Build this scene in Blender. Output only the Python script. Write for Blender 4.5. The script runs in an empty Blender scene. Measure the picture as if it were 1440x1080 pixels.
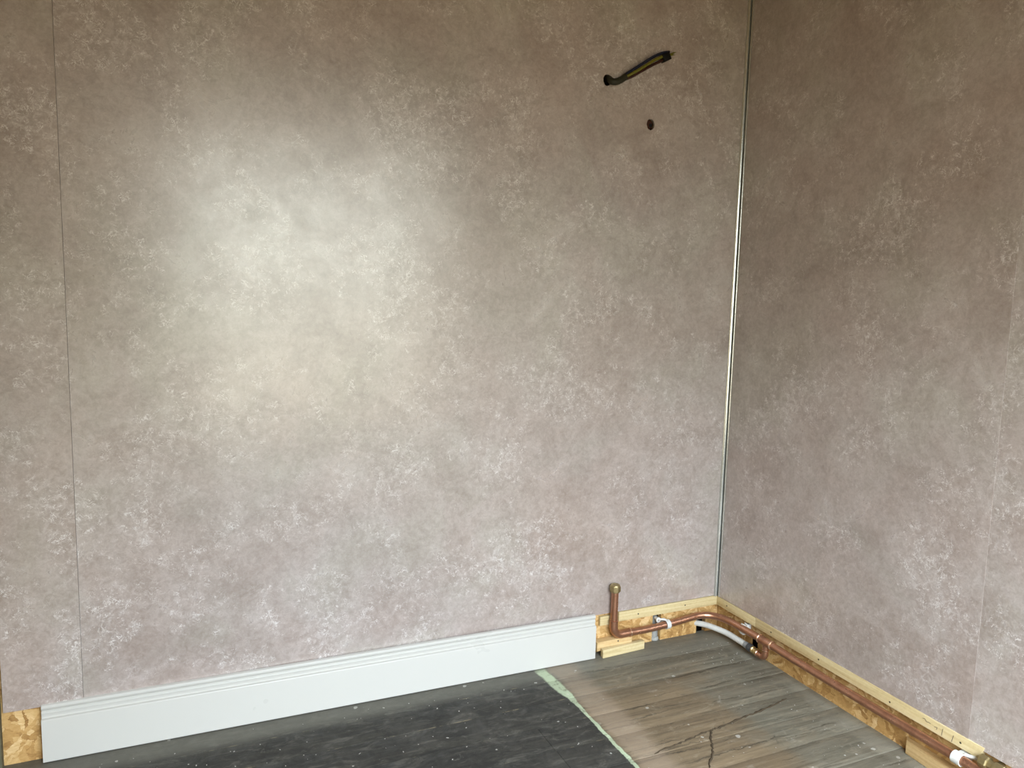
import bpy, bmesh, math, random
from mathutils import Vector, Matrix

random.seed(7)
sc = bpy.context.scene
COL = sc.collection
PI = math.pi

# ------------------------------------------------------------------ camera, daylight, exposure
cam_d = bpy.data.cameras.new('camera')
cam_d.sensor_fit = 'HORIZONTAL'
cam_d.sensor_width = 36.0
cam_d.lens = 1068.46 * 36.0 / 1440.0
cam_d.clip_start = 0.02
cam_o = bpy.data.objects.new('camera', cam_d)
COL.objects.link(cam_o)
cr = Vector((0.91539846, -0.40183714, 0.02392839))
cu = Vector((0.0258172, 0.11792444, 0.99268691))
cf = Vector((0.40172021, 0.90808631, -0.11832216))
cam_o.matrix_world = Matrix(((cr.x, cu.x, -cf.x, -1.6987), (cr.y, cu.y, -cf.y, -2.0305),
                             (cr.z, cu.z, -cf.z, 1.1555), (0, 0, 0, 1)))
sc.camera = cam_o

SKY_STRENGTH = 46.0
WIN = dict(x0=-1.72, x1=-0.26, z0=0.3, z1=1.95, y=-2.38)
sc.view_settings.view_transform = 'Standard'
sc.view_settings.look = 'None'
sc.view_settings.gamma = 1.0
sc.view_settings.use_curve_mapping = False
sc.view_settings.exposure = -0.17

world = bpy.data.worlds.new('overcast_sky')
sc.world = world
world.use_nodes = True
wn, wl = world.node_tree.nodes, world.node_tree.links
wn.clear()
w_out = wn.new('ShaderNodeOutputWorld')
w_bg = wn.new('ShaderNodeBackground')
w_tc = wn.new('ShaderNodeTexCoord')
w_sep = wn.new('ShaderNodeSeparateXYZ')
w_map = wn.new('ShaderNodeMapRange')
w_map.inputs['From Min'].default_value = -1
w_map.inputs['From Max'].default_value = 1
w_ramp = wn.new('ShaderNodeValToRGB')
els = w_ramp.color_ramp.elements
els[0].position, els[0].color = 0.0, (0.062, 0.047, 0.022, 1)
els[1].position, els[1].color = 1.0, (0.83, 0.925, 1.0, 1)
for pos, c in ((0.42, (0.075, 0.062, 0.037, 1)), (0.49, (0.13, 0.140, 0.126, 1)), (0.61, (0.16, 0.174, 0.169, 1)), (0.70, (0.55, 0.63, 0.70, 1)), (0.82, (0.82, 0.915, 1.0, 1))):
    e = els.new(pos)
    e.color = c
w_bg.inputs['Strength'].default_value = SKY_STRENGTH
wl.new(w_tc.outputs['Generated'], w_sep.inputs[0])
wl.new(w_sep.outputs['Z'], w_map.inputs['Value'])
wl.new(w_map.outputs[0], w_ramp.inputs[0])
wl.new(w_ramp.outputs[0], w_bg.inputs['Color'])
wl.new(w_bg.outputs[0], w_out.inputs['Surface'])

def portal(name, x, y, z, w, h):
    ld = bpy.data.lights.new(name, 'AREA')
    ld.shape = 'RECTANGLE'
    ld.size, ld.size_y = w, h
    ld.cycles.is_portal = True
    lo = bpy.data.objects.new(name, ld)
    COL.objects.link(lo)
    lo.location = (x, y, z)
    lo.rotation_euler = (PI / 2, 0, 0)      # area light's -Z turned to +Y, into the room
    return lo
portal('window_daylight', (WIN['x0'] + WIN['x1']) / 2, WIN['y'] + 0.0, (WIN['z0'] + WIN['z1']) / 2,
       WIN['x1'] - WIN['x0'], WIN['z1'] - WIN['z0'])

# ------------------------------------------------------------------ node helpers
def lin(c):
    return tuple(((v / 255) / 12.92 if v / 255 <= 0.04045 else ((v / 255 + 0.055) / 1.055) ** 2.4) for v in c) + (1,)

class NT:
    def __init__(self, name):
        self.m = bpy.data.materials.new(name)
        self.m.use_nodes = True
        self.t = self.m.node_tree
        self.n, self.l = self.t.nodes, self.t.links
        self.b = self.n['Principled BSDF']
    def node(self, typ, **kw):
        x = self.n.new(typ)
        for k, v in kw.items():
            setattr(x, k, v)
        return x
    def set(self, sock, v):
        if isinstance(v, bpy.types.NodeSocket):
            self.l.new(v, sock)
        else:
            sock.default_value = v
    def pos(self, kind='world'):
        if kind == 'world':
            return self.node('ShaderNodeNewGeometry').outputs['Position']
        return self.node('ShaderNodeTexCoord').outputs['Object']
    def rand(self):
        return self.node('ShaderNodeObjectInfo').outputs['Random']
    def mapping(self, vec, scale=(1, 1, 1), rot=(0, 0, 0), loc=(0, 0, 0)):
        x = self.node('ShaderNodeMapping')
        self.set(x.inputs['Vector'], vec)
        x.inputs['Scale'].default_value = scale
        x.inputs['Rotation'].default_value = rot
        self.set(x.inputs['Location'], loc)
        return x.outputs[0]
    def noise(self, vec, scale, detail=4, rough=0.5, dist=0.0, color=False):
        x = self.node('ShaderNodeTexNoise')
        self.set(x.inputs['Vector'], vec)
        self.set(x.inputs['Scale'], scale)
        x.inputs['Detail'].default_value = detail
        x.inputs['Roughness'].default_value = rough
        x.inputs['Distortion'].default_value = dist
        return x.outputs['Color' if color else 'Fac']
    def math(self, op, a, b=0.0, c=0.0, clamp=False):
        x = self.node('ShaderNodeMath', operation=op, use_clamp=clamp)
        self.set(x.inputs[0], a)
        self.set(x.inputs[1], b)
        self.set(x.inputs[2], c)
        return x.outputs[0]
    def smooth(self, v, a, b, o0=0.0, o1=1.0):
        x = self.node('ShaderNodeMapRange', interpolation_type='SMOOTHSTEP')
        self.set(x.inputs['Value'], v)
        self.set(x.inputs['From Min'], a)
        self.set(x.inputs['From Max'], b)
        self.set(x.inputs['To Min'], o0)
        self.set(x.inputs['To Max'], o1)
        return x.outputs[0]
    def mix(self, f, a, b, blend='MIX'):
        x = self.node('ShaderNodeMix', data_type='RGBA', blend_type=blend)
        self.set(x.inputs[0], f)
        self.set(x.inputs[6], a)
        self.set(x.inputs[7], b)
        return x.outputs[2]
    def sep(self, v):
        x = self.node('ShaderNodeSeparateXYZ')
        self.set(x.inputs[0], v)
        return x.outputs
    def comb(self, a, b, c):
        x = self.node('ShaderNodeCombineXYZ')
        for i, v in enumerate((a, b, c)):
            self.set(x.inputs[i], v)
        return x.outputs[0]
    def vadd(self, a, b):
        x = self.node('ShaderNodeVectorMath', operation='ADD')
        self.set(x.inputs[0], a)
        self.set(x.inputs[1], b)
        return x.outputs[0]
    def ramp(self, v, stops):
        x = self.node('ShaderNodeValToRGB')
        e = x.color_ramp.elements
        e[0].position, e[0].color = stops[0]
        e[1].position, e[1].color = stops[-1]
        for p, c in stops[1:-1]:
            k = e.new(p)
            k.color = c
        self.set(x.inputs[0], v)
        return x.outputs[0]
    def bump(self, h, strength=0.2, dist=0.001):
        x = self.node('ShaderNodeBump')
        x.inputs['Strength'].default_value = strength
        x.inputs['Distance'].default_value = dist
        self.set(x.inputs['Height'], h)
        self.l.new(x.outputs[0], self.b.inputs['Normal'])
    def fin(self, color=None, rough=None, metal=None, spec=None):
        if color is not None: self.set(self.b.inputs['Base Color'], color)
        if rough is not None: self.set(self.b.inputs['Roughness'], rough)
        if metal is not None: self.set(self.b.inputs['Metallic'], metal)
        if spec is not None: self.set(self.b.inputs['Specular IOR Level'], spec)
        return self.m

# ------------------------------------------------------------------ materials
def mat_panel():
    t = NT('stone_effect_panel')
    # each panel carries its own print
    off = t.math('MULTIPLY', t.rand(), 17.0)
    p = t.vadd(t.pos(), t.comb(off, off, off))
    large = t.noise(p, 2.6, 3, 0.55, 0.3)
    mid = t.noise(p, 10.0, 8, 0.72, 0.6)
    fine = t.noise(p, 75.0, 6, 0.78, 0.6)
    cl = t.noise(t.vadd(p, (4.1, 7.7, 2.3)), 6.0, 5, 0.68, 0.4)
    v = t.math('ADD', t.math('MULTIPLY', t.math('SUBTRACT', large, 0.5), 0.42),
               t.math('ADD', t.math('MULTIPLY', t.math('SUBTRACT', mid, 0.5), 0.80),
                      t.math('MULTIPLY', t.math('SUBTRACT', fine, 0.5), 0.85)))
    v = t.math('ADD', v, 0.5, clamp=True)
    base = t.ramp(v, [(0.18, PANEL[0]), (0.45, PANEL[1]), (0.72, PANEL[2]), (1.0, PANEL[3])])
    # drifting pink and green-grey casts in the print
    tint = t.noise(t.vadd(p, (11.0, 3.0, 5.0)), 3.3, 4, 0.6, 0.4)
    base = t.mix(t.smooth(tint, 0.40, 0.66), base, t.mix(0.55, base, PINK, 'MULTIPLY'))
    base = t.mix(t.smooth(tint, 0.52, 0.32), base, t.mix(0.55, base, GREEN, 'MULTIPLY'))
    # pale hair-line squiggles gathered in clusters
    def squig(seed, scale, w, dist):
        n = t.noise(t.vadd(p, (seed, seed * 1.7, seed * 0.6)), scale, 2.5, 0.6, dist)
        d = t.math('ABSOLUTE', t.math('SUBTRACT', n, 0.5))
        return t.smooth(d, w, w * 0.25)
    s = t.math('MAXIMUM', squig(3.0, 30.0, 0.016, 1.3), squig(9.0, 55.0, 0.022, 1.2))
    brk = t.smooth(t.noise(t.vadd(p, (1.0, 2.0, 8.0)), 46.0, 3, 0.6), 0.46, 0.58)
    m = t.math('MULTIPLY', t.math('MULTIPLY', s, t.smooth(cl, 0.44, 0.58)), brk)
    base = t.mix(t.math('MULTIPLY', m, 0.7), base, PANEL[4])
    # pale scuffed clouds around the squiggles
    sc_ = t.math('MULTIPLY', t.smooth(cl, 0.50, 0.68), t.smooth(fine, 0.47, 0.60))
    base = t.mix(t.math('MULTIPLY', sc_, 0.38), base, PANEL[3])
    dk = t.smooth(t.noise(t.vadd(p, (6.0, 1.0, 3.0)), 30.0, 5, 0.7, 1.0), 0.36, 0.25)
    base = t.mix(t.math('MULTIPLY', dk, 0.35), base, PANEL[5])
    t.bump(fine, 0.04, 0.0006)
    rg = t.smooth(mid, 0.3, 0.7, PANEL_ROUGH + 0.03, PANEL_ROUGH - 0.03)
    return t.fin(base, rg, 0.0, 1.5)
PANEL = [(0.253, 0.202, 0.171, 1), (0.364, 0.305, 0.278, 1), (0.496, 0.440, 0.417, 1), (0.626, 0.578, 0.562, 1),
         (0.785, 0.748, 0.735, 1), (0.183, 0.144, 0.116, 1)]
PINK = (1.0, 0.93, 0.91, 1)
GREEN = (0.95, 0.99, 0.92, 1)
PANEL_ROUGH = 0.30
M = {}
M['panel'] = mat_panel()

def mat_floor():
    t = NT('old_floorboard')
    p = t.pos()
    xyz = t.sep(p)
    r = t.rand()
    grain_v = t.vadd(t.mapping(p, (1.6, 26, 1)), t.comb(t.math('MULTIPLY', r, 31.0), 0.0, 0.0))
    grain = t.noise(grain_v, 2.2, 7, 0.68, 0.7)
    streak = t.noise(t.mapping(p, (0.9, 9, 1), (0, 0, 0.1)), 3.0, 5, 0.6, 1.2)
    blot = t.noise(p, 5.0, 5, 0.6, 0.5)
    dust = t.noise(p, 24.0, 6, 0.7, 0.6)
    smear = t.noise(t.mapping(p, (5.0, 13.0, 1), (0, 0, 0.15)), 2.6, 7, 0.72, 0.9)
    mott = t.noise(p, 11.0, 6, 0.7, 0.8)
    lines = t.noise(t.vadd(t.mapping(p, (1.3, 46, 1)), t.comb(t.math('MULTIPLY', r, 13.0), t.math('MULTIPLY', mott, 1.6), 0.0)), 2.0, 3, 0.55, 0.5)
    joint = t.math('ABSOLUTE', t.math('SUBTRACT', t.math('FRACT', t.math('MULTIPLY', t.math('ADD', xyz[1], 0.1055 + 20 * 0.1067), 1 / 0.1067)), 0.5))
    joint = t.smooth(joint, 0.470, 0.492)
    # stained black on the left of the painted line
    dark = t.ramp(grain, [(0.25, lin((30, 30, 28))), (0.5, lin((44, 43, 39))), (0.72, lin((62, 60, 53))), (0.9, lin((92, 89, 81)))])
    dark = t.mix(t.math('MULTIPLY', t.smooth(blot, 0.45, 0.7), 0.5), dark, lin((68, 66, 61)))
    dark = t.mix(t.math('MULTIPLY', t.smooth(dust, 0.60, 0.76), 0.5), dark, lin((118, 116, 109)))
    dark = t.mix(t.math('MULTIPLY', t.smooth(smear, 0.47, 0.70), 0.55), dark, lin((104, 101, 93)))
    dark = t.mix(t.math('MULTIPLY', t.smooth(mott, 0.48, 0.30), 0.6), dark, lin((30, 30, 29)))
    dark = t.mix(t.math('MULTIPLY', t.math('MULTIPLY', joint, t.smooth(mott, 0.53, 0.66)), 0.7), dark, lin((128, 116, 92)))
    # bare timber on the right
    brown = t.ramp(grain, [(0.22, lin((74, 63, 49))), (0.45, lin((112, 97, 76))), (0.65, lin((132, 115, 91))), (0.85, lin((150, 134, 110)))])
    grey = t.ramp(grain, [(0.22, lin((78, 75, 64))), (0.5, lin((112, 107, 93))), (0.8, lin((140, 134, 119)))])
    ex = t.math('ADD', xyz[0], t.math('MULTIPLY', t.math('SUBTRACT', blot, 0.5), 0.55))
    ey = t.math('ADD', xyz[1], t.math('MULTIPLY', t.math('SUBTRACT', streak, 0.5), 0.35))
    g = t.math('MAXIMUM', t.smooth(ex, -0.42, -0.15), t.smooth(ey, -0.30, -0.10))
    bare = t.mix(g, brown, grey)
    bare = t.mix(t.math('MULTIPLY', t.smooth(streak, 0.40, 0.27), 0.55), bare, lin((88, 78, 64)))
    bare = t.mix(t.math('MULTIPLY', t.smooth(lines, 0.46, 0.30), 0.75), bare, lin((58, 51, 40)))
    bare = t.mix(t.math('MULTIPLY', t.smooth(smear, 0.52, 0.72), 0.55), bare, lin((154, 143, 122)))
    bare = t.mix(t.math('MULTIPLY', t.smooth(mott, 0.40, 0.26), 0.6), bare, lin((70, 66, 56)))
    bare = t.mix(t.math('MULTIPLY', t.smooth(dust, 0.58, 0.75), 0.4), bare, lin((178, 172, 158)))
    wob = t.math('MULTIPLY', t.math('SUBTRACT', t.noise(p, 16.0, 5, 0.65), 0.5), 0.05)
    e = t.math('ADD', xyz[0], wob)
    line = -0.684
    col = t.mix(t.smooth(e, line - 0.006, line + 0.012), dark, bare)
    # dusty strip along the walls
    col = t.mix(t.math('MULTIPLY', t.smooth(xyz[1], -0.13, -0.06), 0.55), col, lin((122, 120, 110)))
    col = t.mix(t.math('MULTIPLY', t.smooth(ex, -0.12, 0.0), 0.45), col, lin((150, 146, 132)))
    # reddish smear beside the line, then the pale green paint line itself, widening at the wall
    pk = t.math('MULTIPLY', t.smooth(e, line, line + 0.03), t.smooth(e, line + 0.13, line + 0.07))
    col = t.mix(t.math('MULTIPLY', pk, 0.5), col, lin((160, 143, 124)))
    w = t.smooth(xyz[1], -0.30, -0.10, 0.0055, 0.017)
    cen = t.smooth(xyz[1], -0.24, -0.04, line, line - 0.012)
    d = t.math('ABSOLUTE', t.math('SUBTRACT', t.math('ADD', xyz[0], t.math('MULTIPLY', wob, 0.40)), cen))
    ln = t.math('SUBTRACT', 1.0, t.smooth(d, t.math('MULTIPLY', w, 0.75), t.math('MULTIPLY', w, 1.25)))
    wear = t.smooth(t.noise(p, 40.0, 5, 0.7), 0.30, 0.5, 0.25, 0.85)
    front = t.smooth(xyz[1], -0.016, -0.05)
    col = t.mix(t.math('MULTIPLY', t.math('MULTIPLY', ln, wear), front), col, lin((184, 198, 166)))
    # old paint splashes
    sp = t.node('ShaderNodeTexVoronoi', feature='F1')
    t.set(sp.inputs['Vector'], t.vadd(p, t.mapping(t.noise(p, 60, 3, 0.6, 0, True), (0.012, 0.012, 0.012))))
    sp.inputs['Scale'].default_value = 34.0
    cr_ = t.sep(sp.outputs['Color'])
    rad = t.math('MULTIPLY', t.math('POWER', cr_[0], 6.0), 0.22)
    spl = t.math('MULTIPLY', t.math('LESS_THAN', sp.outputs['Distance'], rad), t.math('GREATER_THAN', cr_[1], 0.45))
    col = t.mix(t.math('MULTIPLY', spl, 0.6), col, lin((196, 194, 186)))
    t.bump(t.math('ADD', grain, t.math('MULTIPLY', dust, 0.4)), 0.35, 0.002)
    return t.fin(col, t.smooth(dust, 0.3, 0.7, 0.5, 0.75), 0.0, 0.4)
M['floor'] = mat_floor()

def mat_osb():
    t = NT('osb_flakes')
    p = t.pos()
    q = t.comb(t.math('ADD', t.sep(p)[0], t.sep(p)[1]), t.sep(p)[2], 0.0)
    w = t.vadd(q, t.mapping(t.noise(q, 22, 4, 0.65, 0, True), (0.035, 0.035, 0)))
    def flakes(rot, sx, sy, loc):
        v = t.node('ShaderNodeTexVoronoi', feature='F1')
        t.set(v.inputs['Vector'], t.mapping(t.mapping(w, (1, 1, 1), (0, 0, rot), loc), (sx, sy, 1)))
        v.inputs['Scale'].default_value = 1.0
        c = t.sep(v.outputs['Color'])
        return c[0], c[1], v.outputs['Distance']
    a = flakes(0.55, 19, 82, (0.3, 0.1, 0))
    b = flakes(-0.75, 17, 75, (1.3, 0.7, 0))
    c = flakes(1.45, 22, 85, (2.1, 0.4, 0))
    sel1 = t.math('GREATER_THAN', b[1], 0.55)
    sel2 = t.math('GREATER_THAN', c[1], 0.68)
    val = t.mix(sel1, a[0], b[0])
    val = t.mix(sel2, val, c[0])
    grain = t.noise(t.mapping(w, (60, 160, 1), (0, 0, 0.5)), 1.0, 4, 0.6)
    bw = t.node('ShaderNodeRGBToBW')
    t.set(bw.inputs[0], val)
    vv = t.math('ADD', t.math('MULTIPLY', bw.outputs[0], 0.70), t.math('MULTIPLY', t.math('SUBTRACT', grain, 0.28), 0.75), clamp=True)
    col = t.ramp(vv, [(0.0, lin((118, 84, 46))), (0.16, lin((158, 118, 68))), (0.45, lin((186, 146, 90))), (0.75, lin((204, 167, 112))), (1.0, lin((226, 196, 148)))])
    t.bump(vv, 0.35, 0.0015)
    return t.fin(col, 0.62, 0, 0.35)
M['osb'] = mat_osb()

def mat_pine(name, a, b, c):
    t = NT(name)
    p = t.vadd(t.pos(), t.comb(t.math('MULTIPLY', t.rand(), 9.0), 0, t.math('MULTIPLY', t.rand(), 3.0)))
    s = t.sep(p)
    q = t.comb(t.math('MULTIPLY', t.math('ADD', s[0], s[1]), 3.0), t.math('MULTIPLY', t.math('SUBTRACT', s[0], s[1]), 1.0), t.math('MULTIPLY', s[2], 90.0))
    g = t.noise(q, 1.3, 5, 0.6, 0.6)
    f = t.noise(p, 120.0, 3, 0.6)
    v = t.math('ADD', g, t.math('MULTIPLY', t.math('SUBTRACT', f, 0.5), 0.3))
    col = t.ramp(v, [(0.25, a), (0.5, b), (0.75, c)])
    t.bump(v, 0.15, 0.0008)
    return t.fin(col, 0.6, 0, 0.35)
M['pine'] = mat_pine('planed_pine', lin((176, 142, 94)), lin((200, 169, 120)), lin((214, 187, 142)))
M['pine_pale'] = mat_pine('pale_pine', lin((184, 161, 116)), lin((204, 185, 140)), lin((216, 200, 160)))

def mat_simple(name, col, rough, metal=0.0, spec=0.5, var=0.08, scale=30.0, bump=0.0, dark=None):
    t = NT(name)
    n = t.noise(t.pos(), scale, 4, 0.6, 0.3)
    d = dark or tuple(v * 0.7 for v in col[:3]) + (1,)
    c = t.mix(t.smooth(n, 0.5 - var * 3, 0.5 + var * 4), d, col)
    if bump:
        t.bump(n, bump, 0.001)
    return t.fin(c, t.smooth(n, 0.3, 0.7, rough * 1.15, rough * 0.9), metal, spec)
def mat_copper():
    t = NT('handled_copper')
    p = t.pos()
    n = t.noise(p, 22.0, 5, 0.65, 0.6)
    f = t.noise(p, 160.0, 3, 0.6)
    c = t.ramp(n, [(0.25, (0.34, 0.165, 0.10, 1)), (0.5, (0.50, 0.255, 0.16, 1)), (0.75, (0.62, 0.34, 0.23, 1))])
    rg = t.math('ADD', t.smooth(n, 0.3, 0.7, 0.40, 0.26), t.math('MULTIPLY', t.math('SUBTRACT', f, 0.5), 0.2))
    return t.fin(c, rg, 0.88, 0.5)
M['copper'] = mat_copper()
M['old_copper'] = mat_simple('dark_old_copper', (0.060, 0.018, 0.010, 1), 0.5, 0.2, 0.3, var=0.12, scale=120)
M['solder'] = mat_simple('bright_copper_joint', (0.86, 0.55, 0.38, 1), 0.24, 0.9, var=0.1, scale=80)
M['brass'] = mat_simple('tarnished_brass', (0.46, 0.37, 0.19, 1), 0.34, 0.85, var=0.1, scale=90)
M['brass_new'] = mat_simple('bright_brass', (0.78, 0.58, 0.27, 1), 0.28, 0.9, var=0.1, scale=90)
M['white_paint'] = mat_simple('white_gloss_paint', (0.54, 0.53, 0.498, 1), 0.30, 0, 0.45, var=0.15, scale=3.0, dark=(0.532, 0.522, 0.49, 1))
M['white_plastic'] = mat_simple('white_plastic', (0.84, 0.84, 0.81, 1), 0.4)
M['grey_pipe'] = mat_simple('grey_white_plastic', (0.66, 0.66, 0.62, 1), 0.42, dark=(0.58, 0.58, 0.55, 1))
M['grey_fit'] = mat_simple('grey_plastic', (0.30, 0.305, 0.30, 1), 0.45)
M['dark_fit'] = mat_simple('dark_grey_plastic', (0.055, 0.056, 0.058, 1), 0.4)
M['cement'] = mat_simple('cement_grey', (0.42, 0.42, 0.39, 1), 0.85, 0, 0.2, var=0.12, scale=60, bump=0.5)
M['zinc'] = mat_simple('dull_zinc', (0.45, 0.45, 0.43, 1), 0.5, 0.35, var=0.12, scale=60)
M['trim'] = mat_simple('satin_trim', (0.84, 0.83, 0.78, 1), 0.22, 0.8, var=0.05, scale=5)
M['trim_dark'] = mat_simple('trim_groove', (0.30, 0.31, 0.29, 1), 0.4, 0.3, var=0.05, scale=5)
M['screw'] = mat_simple('dark_screw', (0.09, 0.08, 0.065, 1), 0.4, 0.7)
M['void'] = mat_simple('dusty_masonry', (0.05, 0.047, 0.042, 1), 0.9, 0, 0.1, var=0.12, scale=20, bump=0.5)
M['black'] = mat_simple('black_plastic_and_shade', (0.006, 0.006, 0.006, 1), 0.45, 0, 0.25)
M['sheath'] = mat_simple('olive_grey_cable', (0.030, 0.028, 0.015, 1), 0.5, 0, 0.3)
M['blue'] = mat_simple('blue_wire', (0.008, 0.012, 0.035, 1), 0.35)
M['brown_wire'] = mat_simple('brown_wire', (0.045, 0.010, 0.007, 1), 0.35)
M['earth'] = mat_simple('yellow_green_wire', (0.20, 0.155, 0.012, 1), 0.35, var=0.12, scale=70, dark=(0.10, 0.11, 0.012, 1))
M['plaster'] = mat_simple('timber_ceiling', (0.30, 0.22, 0.13, 1), 0.9, 0, 0.2, var=0.08, scale=6)
M['wall_paint'] = mat_simple('old_wall_paint', (0.26, 0.215, 0.155, 1), 0.8, 0, 0.2, var=0.08, scale=6)
M['green_paint'] = mat_simple('pale_green_paint', (0.62, 0.67, 0.58, 1), 0.5, 0, 0.3, var=0.08, scale=12)
M['cream_paint'] = mat_simple('cream_wall_paint', (0.74, 0.58, 0.36, 1), 0.8, 0, 0.2, var=0.06, scale=6)
M['olive_wood'] = mat_simple('weathered_frame', (0.15, 0.135, 0.085, 1), 0.7, 0, 0.2, var=0.12, scale=40)
M['pencil'] = mat_simple('pencil', (0.12, 0.10, 0.075, 1), 0.7)
M['crumb'] = mat_simple('plaster_crumb', (0.52, 0.50, 0.46, 1), 0.9, 0, 0.2)
M['crack'] = mat_simple('dark_brown_crack', (0.085, 0.064, 0.042, 1), 0.9, 0, 0.1, var=0.14, scale=60)

# ------------------------------------------------------------------ object helpers
def link(name, me, mat, parent=None, smooth=None):
    o = bpy.data.objects.new(name, me)
    COL.objects.link(o)
    if mat is not None:
        me.materials.append(M[mat] if isinstance(mat, str) else mat)
    if smooth is not None:
        for f in me.polygons:
            f.use_smooth = True
        me.set_sharp_from_angle(angle=math.radians(smooth))
    if parent is not None:
        o.parent = parent
        o.matrix_parent_inverse = Matrix.Translation(-parent.location) if parent.type == 'EMPTY' else Matrix()
    return o

def empty(name, loc, label, cat, group=None):
    o = bpy.data.objects.new(name, None)
    COL.objects.link(o)
    o.empty_display_size = 0.02
    o.location = loc
    o['label'], o['category'] = label, cat
    if group:
        o['group'] = group
    return o

def tag(o, label, cat, group=None):
    o['label'], o['category'] = label, cat
    if group:
        o['group'] = group
    return o

def bm_mesh(bm, name='m'):
    me = bpy.data.meshes.new(name)
    bmesh.ops.recalc_face_normals(bm, faces=bm.faces)
    bm.to_mesh(me)
    bm.free()
    return me

def box(name, x0, x1, y0, y1, z0, z1, mat, parent=None, bevel=0.0, shear=None):
    bm = bmesh.new()
    bmesh.ops.create_cube(bm, size=1)
    for v in bm.verts:
        v.co = Vector((x0 if v.co.x < 0 else x1, y0 if v.co.y < 0 else y1, z0 if v.co.z < 0 else z1))
        if shear:
            v.co = shear(v.co.copy())
    if bevel:
        bmesh.ops.bevel(bm, geom=bm.edges[:], offset=bevel, segments=2, affect='EDGES', profile=0.6)
    return link(name, bm_mesh(bm, name), mat, parent, 40 if bevel else None)

def spline(pts, n=8):
    P = [Vector(p) for p in pts]
    P = [P[0] * 2 - P[1]] + P + [P[-1] * 2 - P[-2]]
    out = []
    for i in range(1, len(P) - 2):
        a, b, c, d = P[i - 1:i + 3]
        for k in range(n):
            t = k / n
            out.append(0.5 * ((2 * b) + (c - a) * t + (2 * a - 5 * b + 4 * c - d) * t * t + (3 * b - a - 3 * c + d) * t ** 3))
    out.append(P[-2].copy())
    return out

def fillet(pts, rad, n=8):
    P = [Vector(p) for p in pts]
    out = [P[0]]
    for i in range(1, len(P) - 1):
        a, b, c = P[i - 1], P[i], P[i + 1]
        u, v = (a - b).normalized(), (c - b).normalized()
        ang = u.angle(v)
        d = rad / math.tan(ang / 2)
        cen = b + (u + v).normalized() * (rad / math.sin(ang / 2))
        s, e = b + u * d - cen, b + v * d - cen
        ax = s.cross(e).normalized()
        tot = s.angle(e)
        for k in range(n + 1):
            out.append(cen + Matrix.Rotation(tot * k / n, 3, ax) @ s)
    out.append(P[-1])
    return out

def tube_mesh(pts, r, seg=20, caps=True, hollow=0.0):
    P = [Vector(p) for p in pts]
    n = len(P)
    R = r if isinstance(r, (list, tuple)) else [r] * n
    T = [((P[min(i + 1, n - 1)] - P[max(i - 1, 0)])).normalized() for i in range(n)]
    u = T[0].orthogonal().normalized()
    verts, faces = [], []
    for i in range(n):
        u = (u - T[i] * u.dot(T[i])).normalized()
        w = T[i].cross(u)
        for k in range(seg):
            a = 2 * PI * k / seg
            verts.append(P[i] + (u * math.cos(a) + w * math.sin(a)) * R[i])
    for i in range(n - 1):
        for k in range(seg):
            k2 = (k + 1) % seg
            faces.append((i * seg + k, i * seg + k2, (i + 1) * seg + k2, (i + 1) * seg + k))
    if caps:
        faces.append(tuple(range(seg))[::-1])
        faces.append(tuple((n - 1) * seg + k for k in range(seg)))
    me = bpy.data.meshes.new('tube')
    me.from_pydata([tuple(v) for v in verts], [], faces)
    me.update()
    return me

def tube(name, pts, r, mat, parent=None, seg=20, caps=True):
    return link(name, tube_mesh(pts, r, seg, caps), mat, parent, 45)

def lathe_along(name, base, direction, prof, mat, parent=None, seg=24, smooth=35):
    """prof: (distance along the axis, radius); closed at both ends."""
    d = Vector(direction).normalized()
    b = Vector(base)
    pts, rr = [], []
    for s, r in prof:
        pts.append(b + d * s)
        rr.append(r)
    u = d.orthogonal().normalized()
    w = d.cross(u)
    verts = []
    for q, r in zip(pts, rr):
        for k in range(seg):
            a = 2 * PI * k / seg
            verts.append(tuple(q + (u * math.cos(a) + w * math.sin(a)) * r))
    faces = []
    for i in range(len(pts) - 1):
        for k in range(seg):
            k2 = (k + 1) % seg
            faces.append((i * seg + k, i * seg + k2, (i + 1) * seg + k2, (i + 1) * seg + k))
    faces.append(tuple(range(seg))[::-1])
    faces.append(tuple((len(pts) - 1) * seg + k for k in range(seg)))
    me = bpy.data.meshes.new(name)
    me.from_pydata(verts, [], faces)
    me.update()
    return link(name, me, mat, parent, smooth)

def plate(name, outline, holes, thick, to3, mat, parent=None):
    """outline and holes are 2-D loops; to3(u, v, d) places them, d runs 0 (front) .. thick (back)."""
    bm = bmesh.new()
    edges = []
    for loop in [outline] + holes:
        vs = [bm.verts.new((u, v, 0)) for u, v in loop]
        for i in range(len(vs)):
            edges.append(bm.edges.new((vs[i], vs[(i + 1) % len(vs)])))
    bmesh.ops.triangle_fill(bm, use_beauty=True, use_dissolve=False, edges=edges)
    front = bm.faces[:]
    ret = bmesh.ops.extrude_face_region(bm, geom=front)
    nv = [g for g in ret['geom'] if isinstance(g, bmesh.types.BMVert)]
    for v in nv:
        v.co.z = thick
    for v in bm.verts:
        v.co = Vector(to3(v.co.x, v.co.y, v.co.z))
    return link(name, bm_mesh(bm, name), mat, parent)

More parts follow.
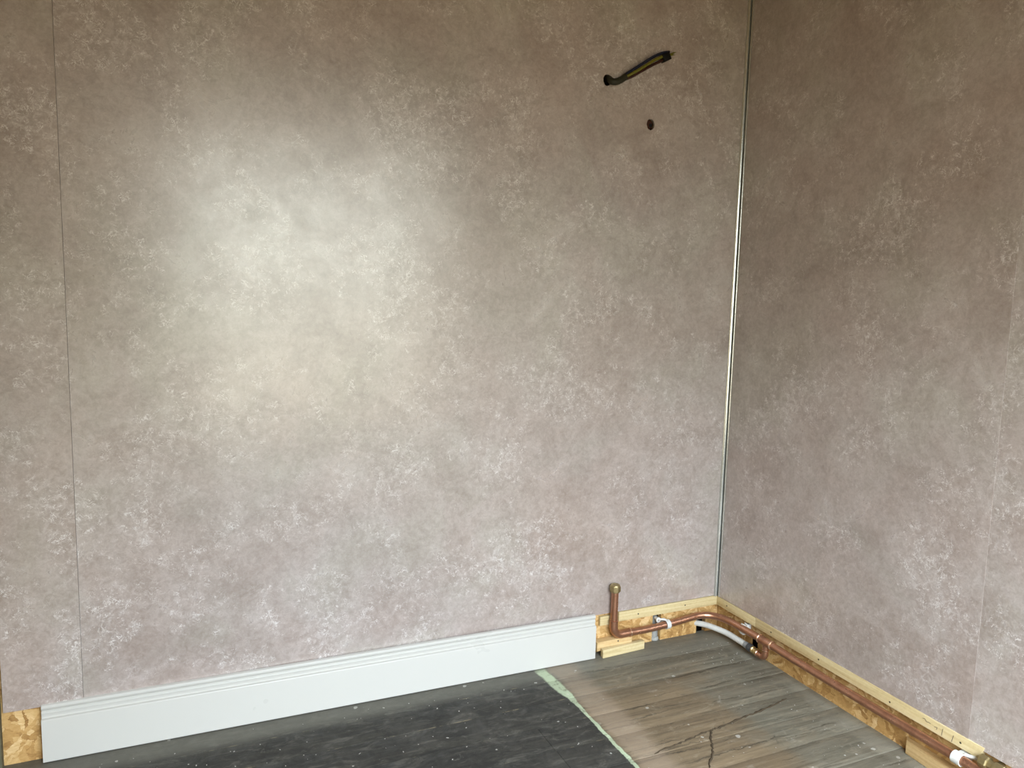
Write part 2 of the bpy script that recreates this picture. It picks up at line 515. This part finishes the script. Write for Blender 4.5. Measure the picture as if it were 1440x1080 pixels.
def rect(u0, u1, v0, v1):
    return [(u0, v0), (u1, v0), (u1, v1), (u0, v1)]
def circ(u, v, r, n=28, ru=1.0, jag=0.0):
    rng = random.Random(int(u * 1000))
    return [(u + math.cos(2 * PI * k / n) * r * ru * (1 + rng.uniform(-jag, jag)), v + math.sin(2 * PI * k / n) * r * (1 + rng.uniform(-jag, jag))) for k in range(n)]
back3 = lambda u, v, d: (u, d, v)          # plate on the back wall, front face at y = 0
right3 = lambda u, v, d: (d, u, v)         # plate on the right wall, front face at x = 0
def shifted(f, s):
    return lambda u, v, d: f(u, v, d + s)

def structure(o):
    o['kind'] = 'structure'
    return o

# ------------------------------------------------------------------ room shell
XL, YF, H = -2.118, -2.38, 2.42
PT = 0.008                       # panel thickness
OSB_B, OSB_R = 0.010, 0.015      # front face of the boards behind
floor = structure(box('floor', XL - 0.3, 0.30, YF - 0.3, 0.30, -0.12, -0.022, 'void'))
structure(box('ceiling', XL - 0.2, 0.30, YF - 0.2, 0.30, H, H + 0.1, 'plaster'))
wall_back = structure(box('wall_back', XL - 0.2, 0.22, 0.085, 0.25, -0.02, H, 'void'))
wall_right = structure(box('wall_right', 0.10, 0.25, YF, 0.085, -0.02, H, 'void'))
wall_left = structure(box('wall_left', XL - 0.15, XL, YF, 0.085, 0, H, 'cream_paint'))
# front wall with the window opening, behind the camera
wall_front = structure(plate('wall_front', rect(XL, 0.10, 0, H), [rect(WIN['x0'], WIN['x1'], WIN['z0'], WIN['z1'])], 0.12,
                             lambda u, v, d: (u, YF - 0.12 + d, v), 'wall_paint'))
win = structure(plate('window_1', rect(WIN['x0'], WIN['x1'], WIN['z0'], WIN['z1']),
                      [rect(WIN['x0'] + 0.05, (WIN['x0'] + WIN['x1']) / 2 - 0.03, WIN['z0'] + 0.05, WIN['z1'] - 0.05),
                       rect((WIN['x0'] + WIN['x1']) / 2 + 0.03, WIN['x1'] - 0.05, WIN['z0'] + 0.05, WIN['z1'] - 0.05)], 0.05,
                      lambda u, v, d: (u, YF - 0.10 + d, v), 'white_paint'))

# floorboards, each one its own board
BW = 0.1067
def board(x0, x1, y0, y1, dz, g0=0.0003, g1=0.0003):
    box('floorboard', x0, x1, y0 + g0, y1 - g1, -0.022, dz, 'floor', floor, 0.0008)
y1 = 0.105
edges = []
y = -0.1055
rows = [(-0.1055, 0.02)]
while y > YF:
    rows.append((y - BW, y))
    y -= BW
butts = {3: -0.842, 4: -0.840, 5: -0.781, 7: -1.3, 9: -0.9, 12: -1.2}
rng = random.Random(3)
for i, (a, b) in enumerate(rows):
    dz = rng.uniform(-0.0008, 0.0)
    ga = (0.0012 if i == 6 else 0.0007 if i == 0 else 0.0003, 0.0012 if i == 7 else 0.0007 if i == 1 else 0.0003)
    if i in butts:
        board(XL, butts[i] - 0.0006, a, b, dz, *ga)
        board(butts[i] + 0.0006, 0.022, a, b, dz - 0.0006, *ga)
    else:
        board(XL, 0.022, a, b, dz, *ga)

# crack running across the bare boards, drawn as thin dark brown ribbons
def ribbon(name, pts, w, mat, parent, z=0.0009):
    P = spline(pts, 6)
    rg = random.Random(len(pts))
    verts, faces = [], []
    n = len(P)
    for i, p in enumerate(P):
        tdir = (P[min(i + 1, n - 1)] - P[max(i - 1, 0)]).normalized()
        s = Vector((-tdir.y, tdir.x, 0))
        k = w * rg.uniform(0.45, 1.2) * (0.35 if i in (0, n - 1) else 1)
        j = rg.uniform(-0.0022, 0.0022)
        verts += [p + s * (k + j) , p + s * j + Vector((0, 0, z)), p - s * (k - j)]
        verts[-3].z = verts[-1].z = -0.0008
    for i in range(n - 1):
        a = i * 3
        faces += [(a, a + 1, a + 4, a + 3), (a + 1, a + 2, a + 5, a + 4)]
    me = bpy.data.meshes.new(name)
    me.from_pydata([tuple(v) for v in verts], [], faces)
    return link(name, me, mat, parent)
ribbon('floor_crack', [(-0.098, -0.444, 0), (-0.165, -0.459, 0), (-0.242, -0.4728, 0), (-0.297, -0.4784, 0), (-0.373, -0.4935, 0), (-0.40, -0.494, 0)], 0.0042, 'crack', floor)
ribbon('floor_crack', [(-0.41, -0.494, 0), (-0.437, -0.532, 0), (-0.454, -0.56, 0), (-0.483, -0.591, 0), (-0.520, -0.630, 0)], 0.0034, 'crack', floor)
ribbon('floor_crack', [(-0.40, -0.494, 0), (-0.447, -0.5004, 0), (-0.50, -0.511, 0), (-0.549, -0.516, 0), (-0.614, -0.5297, 0)], 0.0034, 'crack', floor)

# boards (OSB) fixed to the masonry
def osb_b(x0, x1, z0, z1, holes=()):
    plate('osb_board', rect(x0, x1, z0, z1), list(holes), 0.018, shifted(back3, OSB_B), 'osb', wall_back)
NB = 0.075                        # top of the notches in the lower strip
HC = (-0.514, 1.787)              # cable hole
HP = (-0.3585, 1.678)             # pipe hole
osb_b(XL + 0.012, 0.028, 0.105, H - 0.01, [circ(*HC, 0.021), circ(*HP, 0.022)])
osb_b(XL + 0.012, -0.2575, -0.004, 0.105)
osb_b(-0.2235, -0.0745, -0.004, 0.105)
osb_b(-0.036, 0.0145, -0.004, 0.105)
osb_b(-0.2575, -0.2235, 0.093, 0.105)
osb_b(-0.0745, -0.036, 0.060, 0.105)
def osb_r(y0, y1, z0, z1):
    plate('osb_board', rect(y0, y1, z0, z1), [], 0.009, shifted(right3, OSB_R), 'osb', wall_right)
osb_r(YF, OSB_B - 0.0005, 0.105, H - 0.01)
osb_r(-0.1620, OSB_B - 0.0005, -0.004, 0.105)
osb_r(-0.196, -0.1620, 0.056, 0.105)
osb_r(-0.196, -0.1620, -0.004, 0.008)
osb_r(-0.9215, -0.196, -0.004, 0.105)
osb_r(YF, -0.9235, -0.004, 0.105)

# wall panels
def panel_b(x0, x1, z0, lean=0.0, proud=0.0, holes=(), g=0.0002):
    f = lambda u, v, d: (u, d - proud - lean * max(0.0, v - 0.5), v)
    plate('wall_panel', rect(x0 + g, x1 - g, z0, H - 0.002), list(holes), PT, f, 'panel', wall_back)
panel_b(-2.100, -1.9325, 0.1385, 0.0, 0.0022, g=0.0005)
panel_b(-1.9325, -0.0005, 0.1305, g=0.0001, holes=[circ(HC[0] - 0.002, HC[1] + 0.001, 0.0165, ru=0.85, jag=0.04), circ(*HP, 0.0165, ru=0.86, jag=0.06)])
def panel_r(y0, y1, z0, proud=0.0):
    plate('wall_panel', rect(y0 + 0.0001, y1 - 0.0001, z0, H - 0.002), [], PT, lambda u, v, d: (d - proud, u, v), 'panel', wall_right)
panel_r(-0.9248, -0.0005, 0.1288)
panel_r(-1.852, -0.9248, 0.1200, -0.0008)
panel_r(YF, -1.852, 0.1288)

# left reveal: weathered frame edge with pale green lower casing
structure(box('trim_2', XL, -2.1065, -0.008, 0.026, 0, H, 'olive_wood', None, 0.001))
structure(box('trim_3', XL, -2.1115, -0.020, -0.0085, 0.0, 0.115, 'green_paint', None, 0.001))

# corner trim between the panels
def corner_trim():
    z0, z1 = 0.1275, H - 0.003
    root = structure(link('trim_1', None_mesh([(-0.0140, 0.0), (-0.0140, -0.0012), (-0.0005, -0.0012), (-0.0012, -0.0125), (0.0, -0.0125), (0.0, 0.0)], z0, z1), 'trim_dark'))
    half = lambda c, r, a0, a1: [(c[0] + r * math.cos(math.radians(a0 + (a1 - a0) * k / 10)), c[1] + r * 0.8 * math.sin(math.radians(a0 + (a1 - a0) * k / 10))) for k in range(11)]
    link('bead', None_mesh([(-0.0134, -0.0011), (-0.0131, -0.0016), (-0.0070, -0.0053), (-0.0063, -0.0050), (-0.0058, -0.0040), (-0.0056, -0.0011)], z0, z1), 'trim', root, 30)
    link('bead', None_mesh(half((-0.0010, -0.0105), 0.0026, 90, 270), z0, z1), 'trim', root, 50)
def None_mesh(poly, z0, z1):
    bm = bmesh.new()
    a = [bm.verts.new((x, y, z0)) for x, y in poly]
    f = bm.faces.new(a)
    r = bmesh.ops.extrude_face_region(bm, geom=[f])
    for g in r['geom']:
        if isinstance(g, bmesh.types.BMVert):
            g.co.z = z1
    return bm_mesh(bm, 'profile')
corner_trim()

# skirting board: torus moulding over a plain face
def skirting():
    hh = 0.1435
    prof = [(0.0, 0.0015), (-0.0172, 0.0015), (-0.018, 0.0025), (-0.018, hh - 0.0362), (-0.0177, hh - 0.0350), (-0.0170, hh - 0.0341), (-0.0160, hh - 0.0335), (-0.0148, hh - 0.0333),
            (-0.0112, hh - 0.0326), (-0.0096, hh - 0.0305), (-0.0094, hh - 0.0270), (-0.0106, hh - 0.0232), (-0.0112, hh - 0.0200), (-0.0104, hh - 0.0172), (-0.0078, hh - 0.0158),
            (-0.0082, hh - 0.0135), (-0.0104, hh - 0.0112), (-0.0120, hh - 0.0078), (-0.0116, hh - 0.0042), (-0.0096, hh - 0.0014), (-0.006, hh), (0.0, hh)]
    A, B = Vector((-2.0216, 0.0022, 0)), Vector((-0.5005, -0.0145, 0))
    d = (B - A).normalized()
    nrm = Vector((-d.y, d.x, 0))
    bm = bmesh.new()
    rings = []
    for q in (A, B):
        rings.append([bm.verts.new(q + nrm * n + Vector((0, 0, z))) for n, z in prof])
    k = len(prof)
    for i in range(k):
        bm.faces.new((rings[0][i], rings[0][(i + 1) % k], rings[1][(i + 1) % k], rings[1][i]))
    bm.faces.new(rings[0][::-1])
    bm.faces.new(rings[1])
    o = link('baseboard_back', bm_mesh(bm, 'skirting'), 'white_paint', None, 25)
    structure(o)
skirting()

# ------------------------------------------------------------------ timber battens
def screw(parent, p, d):
    lathe_along('screw', Vector(p), d, [(-0.003, 0.0022), (0.0003, 0.0026), (0.0006, 0.0018)], 'screw', parent, 10)
FB = -0.002
b = tag(box('wood_batten', -0.3985, 0.0145, FB, OSB_B, 0.0965, 0.1285, 'pine_pale', None, 0.0008),
        'long pale pine batten on back wall between upright copper pipe and corner', 'batten', 'battens under the wall panels')
for q in ((-0.324, FB, 0.1115), (-0.1355, FB, 0.1135)):
    screw(b, q, (0, -1, 0))
tag(box('wood_batten', -0.4690, -0.4300, FB, OSB_B, 0.0925, 0.1225, 'pine_pale', None, 0.0008),
    'short pine batten offcut between white skirting and upright copper pipe', 'batten', 'battens under the wall panels')
b = tag(box('wood_batten', FB, OSB_R, -0.1955, FB - 0.0005, 0.0970, 0.1268, 'pine_pale', None, 0.0008),
        'short pine batten on right wall nearest the corner', 'batten', 'battens under the wall panels')
screw(b, (FB, -0.0555, 0.1125), (-1, 0, 0))
def cut_end(c):
    if c.y < -0.9 and c.z > 0.11:
        c.y -= 0.010
    return c
b = tag(box('wood_batten', FB, OSB_R, -0.9545, -0.1962, 0.0970, 0.1286, 'pine_pale', None, 0.0008, cut_end),
        'long pine batten with pencil marks along the right wall above copper pipe', 'batten', 'battens under the wall panels')
for q in ((FB, -0.268, 0.110), (FB, -0.464, 0.1115), (FB, -0.709, 0.1085), (FB, -0.908, 0.110)):
    screw(b, q, (-1, 0, 0))
for (ya, za, yb, zb) in ((-0.8612, 0.1195, -0.859, 0.1005), (-0.8895, 0.1180, -0.8856, 0.0995),
                         (-0.805, 0.1165, -0.812, 0.1185), (-0.812, 0.1185, -0.817, 0.1130), (-0.817, 0.1130, -0.823, 0.1155), (-0.823, 0.1155, -0.828, 0.1140),
                         (-0.838, 0.1120, -0.846, 0.1140), (-0.846, 0.1140, -0.845, 0.1080)):
    tube('pencil_mark', [(FB - 0.0001, ya, za), (FB - 0.0001, yb, zb)], 0.0006, 'pencil', b, 6)

# offcuts at floor level
b = tag(box('pine_offcut', -0.4870, -0.3560, -0.0195, OSB_B - 0.0005, 0.0165, 0.0455, 'pine', None, 0.001,
            lambda c: Vector((c.x, c.y, c.z + (c.x + 0.487) * 0.035))),
        'brown-topped pine offcut screwed low on the board beneath the copper elbow', 'wood block')
screw(b, (-0.4088, -0.0195, 0.0395), (0, -1, 0))
tag(box('pine_offcut', -0.4755, -0.3125, -0.036, -0.0200, 0.0, 0.0275, 'pine_pale', None, 0.001,
        lambda c: Vector((c.x, c.y + (c.x + 0.4755) * 0.06 - 0.003, c.z))),
    'pale pine offcut lying on the floor in front of the screwed offcut', 'wood block')
tag(box('pine_offcut', -0.030, OSB_R - 0.0015, -1.30, -0.7560, 0.0, 0.036, 'pine', None, 0.001,
        lambda c: Vector((c.x + (0.026 if (c.x < -0.01 and c.y > -0.9) else 0.0), c.y - (0.012 if c.x < -0.01 else 0), c.z))),
    'pine block on the floor at the right wall below the white pipe clip', 'wood block')

# ------------------------------------------------------------------ copper heating pipe
R, RF = 0.0116, 0.0134
cp = empty('copper_pipe', (-0.428, -0.02, 0.0), 'brown copper pipe run with upright capped tail bending round the room corner', 'pipe')
VX, HZ0, HZ1 = -0.4285, 0.0620, 0.0772
def hz(x):
    return HZ0 if x < -0.27 else HZ0 + (HZ1 - HZ0) * (x + 0.27) / (0.27 - 0.09)
tube('riser', [(VX, -0.02, 0.108), (VX, -0.02, 0.2150)], R, 'copper', cp, 28)
el = fillet([(VX, -0.02, 0.114), (VX, -0.02, HZ0 - 0.0012), (VX + 0.068, -0.02, HZ0 + 0.0005)], 0.030, 10)
e = tube('elbow', el, RF, 'copper', cp, 28)
lathe_along('collar', (VX, -0.02, 0.1105), (0, 0, 1), [(0, 0.0134), (0.001, 0.0148), (0.003, 0.0148), (0.0042, 0.0120)], 'copper', e)
lathe_along('collar', (VX + 0.060, -0.02, HZ0), (1, 0, 0.01), [(0, 0.0134), (0.0015, 0.0150), (0.0045, 0.0150), (0.0075, 0.0120)], 'solder', e)
run = [(VX + 0.062, -0.02, HZ0), (-0.30, -0.02, 0.0622), (-0.214, -0.02, 0.0668), (-0.150, -0.02, 0.0725)]
tube('back_length', spline(run + [(-0.105, -0.02, 0.0765)], 6), R, 'copper', cp, 28)
bend = [(-0.112, -0.02, 0.0760), (-0.095, -0.0205, 0.0772), (-0.070, -0.0265, 0.0780), (-0.047, -0.042, 0.0782), (-0.030, -0.068, 0.0782), (-0.0215, -0.105, 0.0782), (-0.02, -0.145, 0.0784), (-0.02, -0.196, 0.0796), (-0.02, -0.240, 0.0804)]
bb = tube('corner_bend', spline(bend, 6), 0.0118, 'copper', cp, 28)
lathe_along('collar', (-0.113, -0.02, 0.0759), (0.99, 0, 0.06), [(0, 0.0117), (0.0008, 0.0126), (0.003, 0.0126), (0.004, 0.0119)], 'copper', bb)
tube('side_length', spline([(-0.02, -0.290, 0.0806), (-0.02, -0.40, 0.0788), (-0.02, -0.62, 0.0790), (-0.02, -0.90, 0.0808), (-0.02, -1.25, 0.0815), (-0.02, -1.6, 0.0815)], 6), R, 'copper', cp, 28)
te = tube('tee', [(-0.02, -0.2385, 0.0804), (-0.02, -0.2955, 0.0806)], RF, 'copper', cp, 28)
for yy, s in ((-0.2385, 1), (-0.2955, -1)):
    lathe_along('collar', (-0.02, yy, 0.0805), (0, -s, 0), [(-0.0016, 0.0118), (0.0, 0.0146), (0.0014, 0.0152), (0.0036, 0.0150), (0.0052, 0.0134)], 'solder', te)
R2 = 0.0088
tube('branch', [(-0.02, -0.2685, 0.078), (-0.02, -0.2685, 0.050)], 0.0098, 'copper', cp, 24)
el2 = tube('elbow', fillet([(-0.02, -0.2685, 0.056), (-0.02, -0.2685, 0.0255), (-0.02, -0.2310, 0.0275)], 0.016, 10), 0.0098, 'copper', cp, 24)
lathe_along('collar', (-0.02, -0.2685, 0.0570), (0, 0, -1), [(0, 0.0094), (0.001, 0.0116), (0.0035, 0.0116), (0.0048, 0.0098)], 'solder', el2)
lathe_along('collar', (-0.02, -0.2365, 0.0272), (0, 1, 0.03), [(0, 0.0098), (0.001, 0.0109), (0.0045, 0.0109), (0.006, 0.0086)], 'solder', el2)
cap = lathe_along('stop_end', (VX, -0.02, 0.2080), (0, 0, 1), [(0, 0.0125), (0.0015, 0.0150), (0.0040, 0.0150)], 'brass', cp, 24)
lathe_along('cap_nut', (VX, -0.02, 0.2115), (0, 0, 1), [(0, 0.0150), (0.0015, 0.0182), (0.0165, 0.0182), (0.0195, 0.0160)], 'brass', cap, 8, 20)
lathe_along('cap_top', (VX, -0.02, 0.2310), (0, 0, 1), [(0, 0.0155), (0.0022, 0.0148), (0.0035, 0.0125), (0.0036, 0.0085), (0.0022, 0.0075)], 'brass', cap, 24)

# grey plastic feed pipe with its push-fit end
pp = empty('plastic_pipe', (-0.02, -0.10, 0.0), 'pale grey plastic pipe curving along the floor from the corner notch', 'pipe')
path = [(-0.098, 0.060, 0.030), (-0.0722, 0.010, 0.0348), (-0.059, -0.012, 0.0369), (-0.0478, -0.036, 0.0375), (-0.0268, -0.085, 0.0345), (-0.0205, -0.132, 0.0318), (-0.0190, -0.177, 0.0308)]
tube('tubing', spline(path, 8), 0.0096, 'grey_pipe', pp, 24)
dd = Vector((0, -1, -0.03))
lathe_along('sleeve', (-0.019, -0.1735, 0.0309), dd, [(0, 0.0098), (0.001, 0.0108), (0.0165, 0.0110), (0.0175, 0.0100)], 'grey_fit', pp)
lathe_along('push_fit', (-0.019, -0.1895, 0.0306), dd, [(0, 0.0100), (0.002, 0.0130), (0.013, 0.0134), (0.017, 0.0115), (0.021, 0.0105)], 'dark_fit', pp)
lathe_along('brass_end', (-0.0195, -0.2100, 0.0300), dd, [(0, 0.0100), (0.001, 0.0112), (0.005, 0.0116), (0.0065, 0.0098), (0.013, 0.0098), (0.0145, 0.0112), (0.0185, 0.0112), (0.0215, 0.0092)], 'brass_new', pp)

# grey pipe standing in the notch behind the copper pipe
gp = empty('grey_pipe', (-0.2400, 0.026, 0.0), 'short grey upright pipe in the notch behind the copper pipe', 'pipe')
lathe_along('pipe_stub', (-0.2400, 0.0260, -0.012), (0, 0, 1), [(0, 0.0138), (0.080, 0.0138), (0.088, 0.0125), (0.094, 0.0080), (0.096, 0.003)], 'zinc', gp)
lathe_along('collar', (-0.2400, 0.0240, -0.004), (0, 0, 1), [(0, 0.0150), (0.004, 0.0160), (0.010, 0.0160), (0.014, 0.0140)], 'cement', gp)

# white pipe clips
def clip(name_loc, axis, off, label, open_=False, r=0.0128, width=0.015, gap=0.9, start=0.0):
    """axis: direction of the pipe; off: direction from the wall to the pipe (unit)."""
    c = Vector(name_loc)
    ax, of = Vector(axis).normalized(), Vector(off).normalized()
    up = ax.cross(of)
    if up.z < 0:
        up = -up
    root = empty('pipe_clip', name_loc, label, 'pipe clip', 'white pipe clips')
    bm = bmesh.new()
    n = 26
    prof = [(0.0, -0.5), (0.0, 0.5), (0.0026, 0.5), (0.0026, -0.5)]
    rings = []
    for k in range(n + 1):
        a = start + gap / 2 + (2 * PI - gap) * k / n
        dirv = of * math.cos(a) + up * math.sin(a)
        th = 1.0 if 1 < k < n - 1 else 0.7
        rings.append([bm.verts.new(c + dirv * (r + dr * th) + ax * (width * s * th)) for dr, s in prof])
    for k in range(n):
        for j in range(4):
            bm.faces.new((rings[k][j], rings[k][(j + 1) % 4], rings[k + 1][(j + 1) % 4], rings[k + 1][j]))
    bm.faces.new(rings[0]); bm.faces.new(rings[-1])
    link('band', bm_mesh(bm, 'band'), 'white_plastic', root, 35)
    return root, c, of, up, ax
# back wall clip
root, c, of, up, ax = clip((-0.2190, -0.02, 0.0666), (1, 0, 0.06), (0, -1, 0), 'closed white pipe clip on back wall around the copper pipe', gap=0.35, start=PI)
box('foot', -0.2270, -0.2110, -0.0075, OSB_B - 0.0003, 0.057, 0.076, 'white_plastic', root, 0.001)
t_ = lathe_along('fixing_tab', (-0.2475, -0.006, 0.0815), (0, -1, 0), [(-0.0150, 0.0050), (0, 0.0055), (0.001, 0.0088), (0.0045, 0.0088), (0.0055, 0.0070)], 'white_plastic', root)
lathe_along('screw', (-0.2475, -0.0105, 0.0815), (0, -1, 0), [(0, 0.0040), (0.0018, 0.0036), (0.0022, 0.0020)], 'zinc', t_, 12)
tube('strap', [(-0.2475, -0.0085, 0.0830), (-0.236, -0.016, 0.0850), (-0.224, -0.022, 0.0830)], [0.0035, 0.0035, 0.003], 'white_plastic', root, 10)
# right wall, open clip near the corner: pipe sits in its jaws
root, c, of, up, ax = clip((-0.0195, -0.1560, 0.0786), (0, -1, 0.02), (-1, 0, 0), 'open white pipe clip on right wall near the corner', gap=3.0, start=0.0, r=0.0120, width=0.014)
box('foot', -0.006, OSB_R - 0.0003, -0.1610, -0.1500, 0.068, 0.089, 'white_plastic', root, 0.001)
tube('upper_jaw', [(-0.004, -0.150, 0.0915), (-0.008, -0.160, 0.0925), (-0.010, -0.172, 0.0920)], [0.002, 0.0036, 0.002], 'white_plastic', root, 10)
tube('jaw_tip', [(-0.0155, -0.138, 0.0632), (-0.017, -0.150, 0.0605), (-0.018, -0.163, 0.0612), (-0.018, -0.171, 0.0640)], [0.002, 0.0042, 0.0042, 0.002], 'white_plastic', root, 10)
# right wall, closed clip by the frame edge
root, c, of, up, ax = clip((-0.02, -0.9185, 0.0809), (0, -1, 0), (-1, 0, 0), 'closed white pipe clip on right wall near the brass fitting', gap=0.35, start=PI, width=0.022)
box('foot', -0.0075, OSB_R - 0.0003, -0.9300, -0.9090, 0.070, 0.092, 'white_plastic', root, 0.001)
tube('fixing_tab', [(-0.012, -0.928, 0.0940), (-0.006, -0.941, 0.0945), (0.0, -0.952, 0.0940), (0.0145, -0.956, 0.0930)], [0.004, 0.0045, 0.0045, 0.003], 'white_plastic', root, 10)

# brass compression fitting by the right wall
bf = empty('brass_fitting', (-0.012, -0.995, 0.10), 'tarnished brass pipe fitting at the end of the right wall batten', 'pipe fitting')
lathe_along('nut', (-0.012, -0.9655, 0.1045), (0, -1, 0), [(0, 0.010), (0.001, 0.0150), (0.004, 0.0165), (0.018, 0.0165), (0.021, 0.0145)], 'brass', bf, 8, 20)
lathe_along('body', (-0.012, -0.9860, 0.1045), (0, -1, 0), [(0, 0.0125), (0.004, 0.0115), (0.012, 0.0115), (0.014, 0.0150), (0.018, 0.0155), (0.034, 0.0155), (0.037, 0.013)], 'brass', bf, 8, 20)
lathe_along('wall_stub', (-0.012, -1.000, 0.1045), (1, 0, 0), [(0, 0.009), (0.026, 0.009)], 'brass', bf, 12)

# ------------------------------------------------------------------ cable and pipe hole high on the back wall
cb = empty('electric_cable', (HC[0], 0, HC[1]), 'olive electric cable with bare coloured wires poking out of upper wall hole', 'cable')
tube('sheath', spline([(-0.510, 0.070, 1.800), (-0.5085, 0.035, 1.799), (-0.5095, 0.004, 1.7930), (-0.5110, -0.012, 1.7835), (-0.5020, -0.019, 1.7800), (-0.484, -0.0200, 1.7870), (-0.4665, -0.0195, 1.7990)], 8), 0.0098, 'sheath', cb, 18)
W0 = Vector((-0.468, -0.0195, 1.7975))
tube('wire', spline([W0 + Vector((-0.004, 0, 0.0045)), (-0.450, -0.0195, 1.8170), (-0.415, -0.021, 1.8405), (-0.375, -0.022, 1.8670), (-0.345, -0.021, 1.8825), (-0.3170, -0.020, 1.8905)], 8), 0.0042, 'blue', cb, 12)
tube('wire', spline([W0, (-0.446, -0.0240, 1.8100), (-0.412, -0.0270, 1.8315), (-0.375, -0.0275, 1.8560), (-0.345, -0.0250, 1.8715)], 8), 0.0045, 'earth', cb, 12)
tube('wire', spline([W0 + Vector((0.003, 0, -0.0045)), (-0.444, -0.0200, 1.8030), (-0.412, -0.0215, 1.8225), (-0.375, -0.022, 1.8445), (-0.335, -0.021, 1.8660)], 8), 0.0042, 'brown_wire', cb, 12)
box('connector_block', -0.014, 0.013, -0.0095, 0.0095, -0.0125, 0.0100, 'black', cb, 0.0015).matrix_basis = Matrix.Translation((-0.3310 - 0 , -0.0215, 1.8735)) @ Matrix.Rotation(math.radians(-28), 4, 'Y')
tube('wire_tip', spline([(-0.326, -0.0215, 1.8790), (-0.312, -0.0205, 1.8850), (-0.300, -0.0195, 1.8905), (-0.2900, -0.0185, 1.8945)], 6), [0.0028] * 12 + [0.0026, 0.0022, 0.0018, 0.0014, 0.001, 0.0008, 0.0006], 'earth', cb, 8)
tube('wire_tip', spline([(-0.324, -0.0210, 1.8785), (-0.310, -0.0205, 1.8825), (-0.296, -0.0205, 1.8850)], 6), [0.0026] * 8 + [0.0022, 0.0018, 0.0014, 0.001, 0.0008], 'earth', cb, 8)

pt = empty('copper_tail', (HP[0], 0.02, HP[1]), 'dark copper pipe end recessed in the small round wall hole', 'pipe')
pe = tube('pipe_end', [(HP[0] - 0.003, 0.082, HP[1] + 0.002), (HP[0] - 0.003, 0.0065, HP[1])], 0.0130, 'old_copper', pt, 20)
lathe_along('bore_shade', (HP[0] + 0.004, 0.0070, HP[1] - 0.001), (0, -1, 0), [(0, 0.006), (0.0010, 0.0058)], 'black', pe, 16)  # solid black disc painting the shade inside the open pipe end

# ------------------------------------------------------------------ debris on the boards
def crumbs():
    rg = random.Random(21)
    bm = bmesh.new()
    spots = []
    for _ in range(90):
        spots.append((rg.uniform(-1.9, -0.7), -0.06 - abs(rg.gauss(0, 0.22)), rg.uniform(0.0006, 0.0018)))
    for _ in range(45):
        spots.append((-0.03 - abs(rg.gauss(0, 0.10)), rg.uniform(-0.85, -0.04), rg.uniform(0.0005, 0.0016)))
    for _ in range(45):
        spots.append((rg.gauss(-0.10, 0.06), rg.gauss(-0.12, 0.07), rg.uniform(0.0006, 0.0019)))
    for _ in range(22):
        spots.append((rg.uniform(-0.65, -0.05), rg.uniform(-0.75, -0.06), rg.uniform(0.0005, 0.0013)))
    for x, y, s in spots:
        if x > 0.0 or y > -0.045:
            continue
        r = bmesh.ops.create_icosphere(bm, subdivisions=1, radius=s)
        rot = Matrix.Rotation(rg.uniform(0, PI), 3, 'Z')
        sx = rg.uniform(0.7, 2.4)
        for v in r['verts']:
            v.co = rot @ Vector((v.co.x * sx, v.co.y, v.co.z * 0.5)) + Vector((x, y, s * 0.25))
    o = link('plaster_crumbs', bm_mesh(bm, 'crumbs'), 'crumb')
    o['kind'] = 'stuff'
    tag(o, 'white plaster crumbs and dust scattered over the floorboards', 'debris')
crumbs()
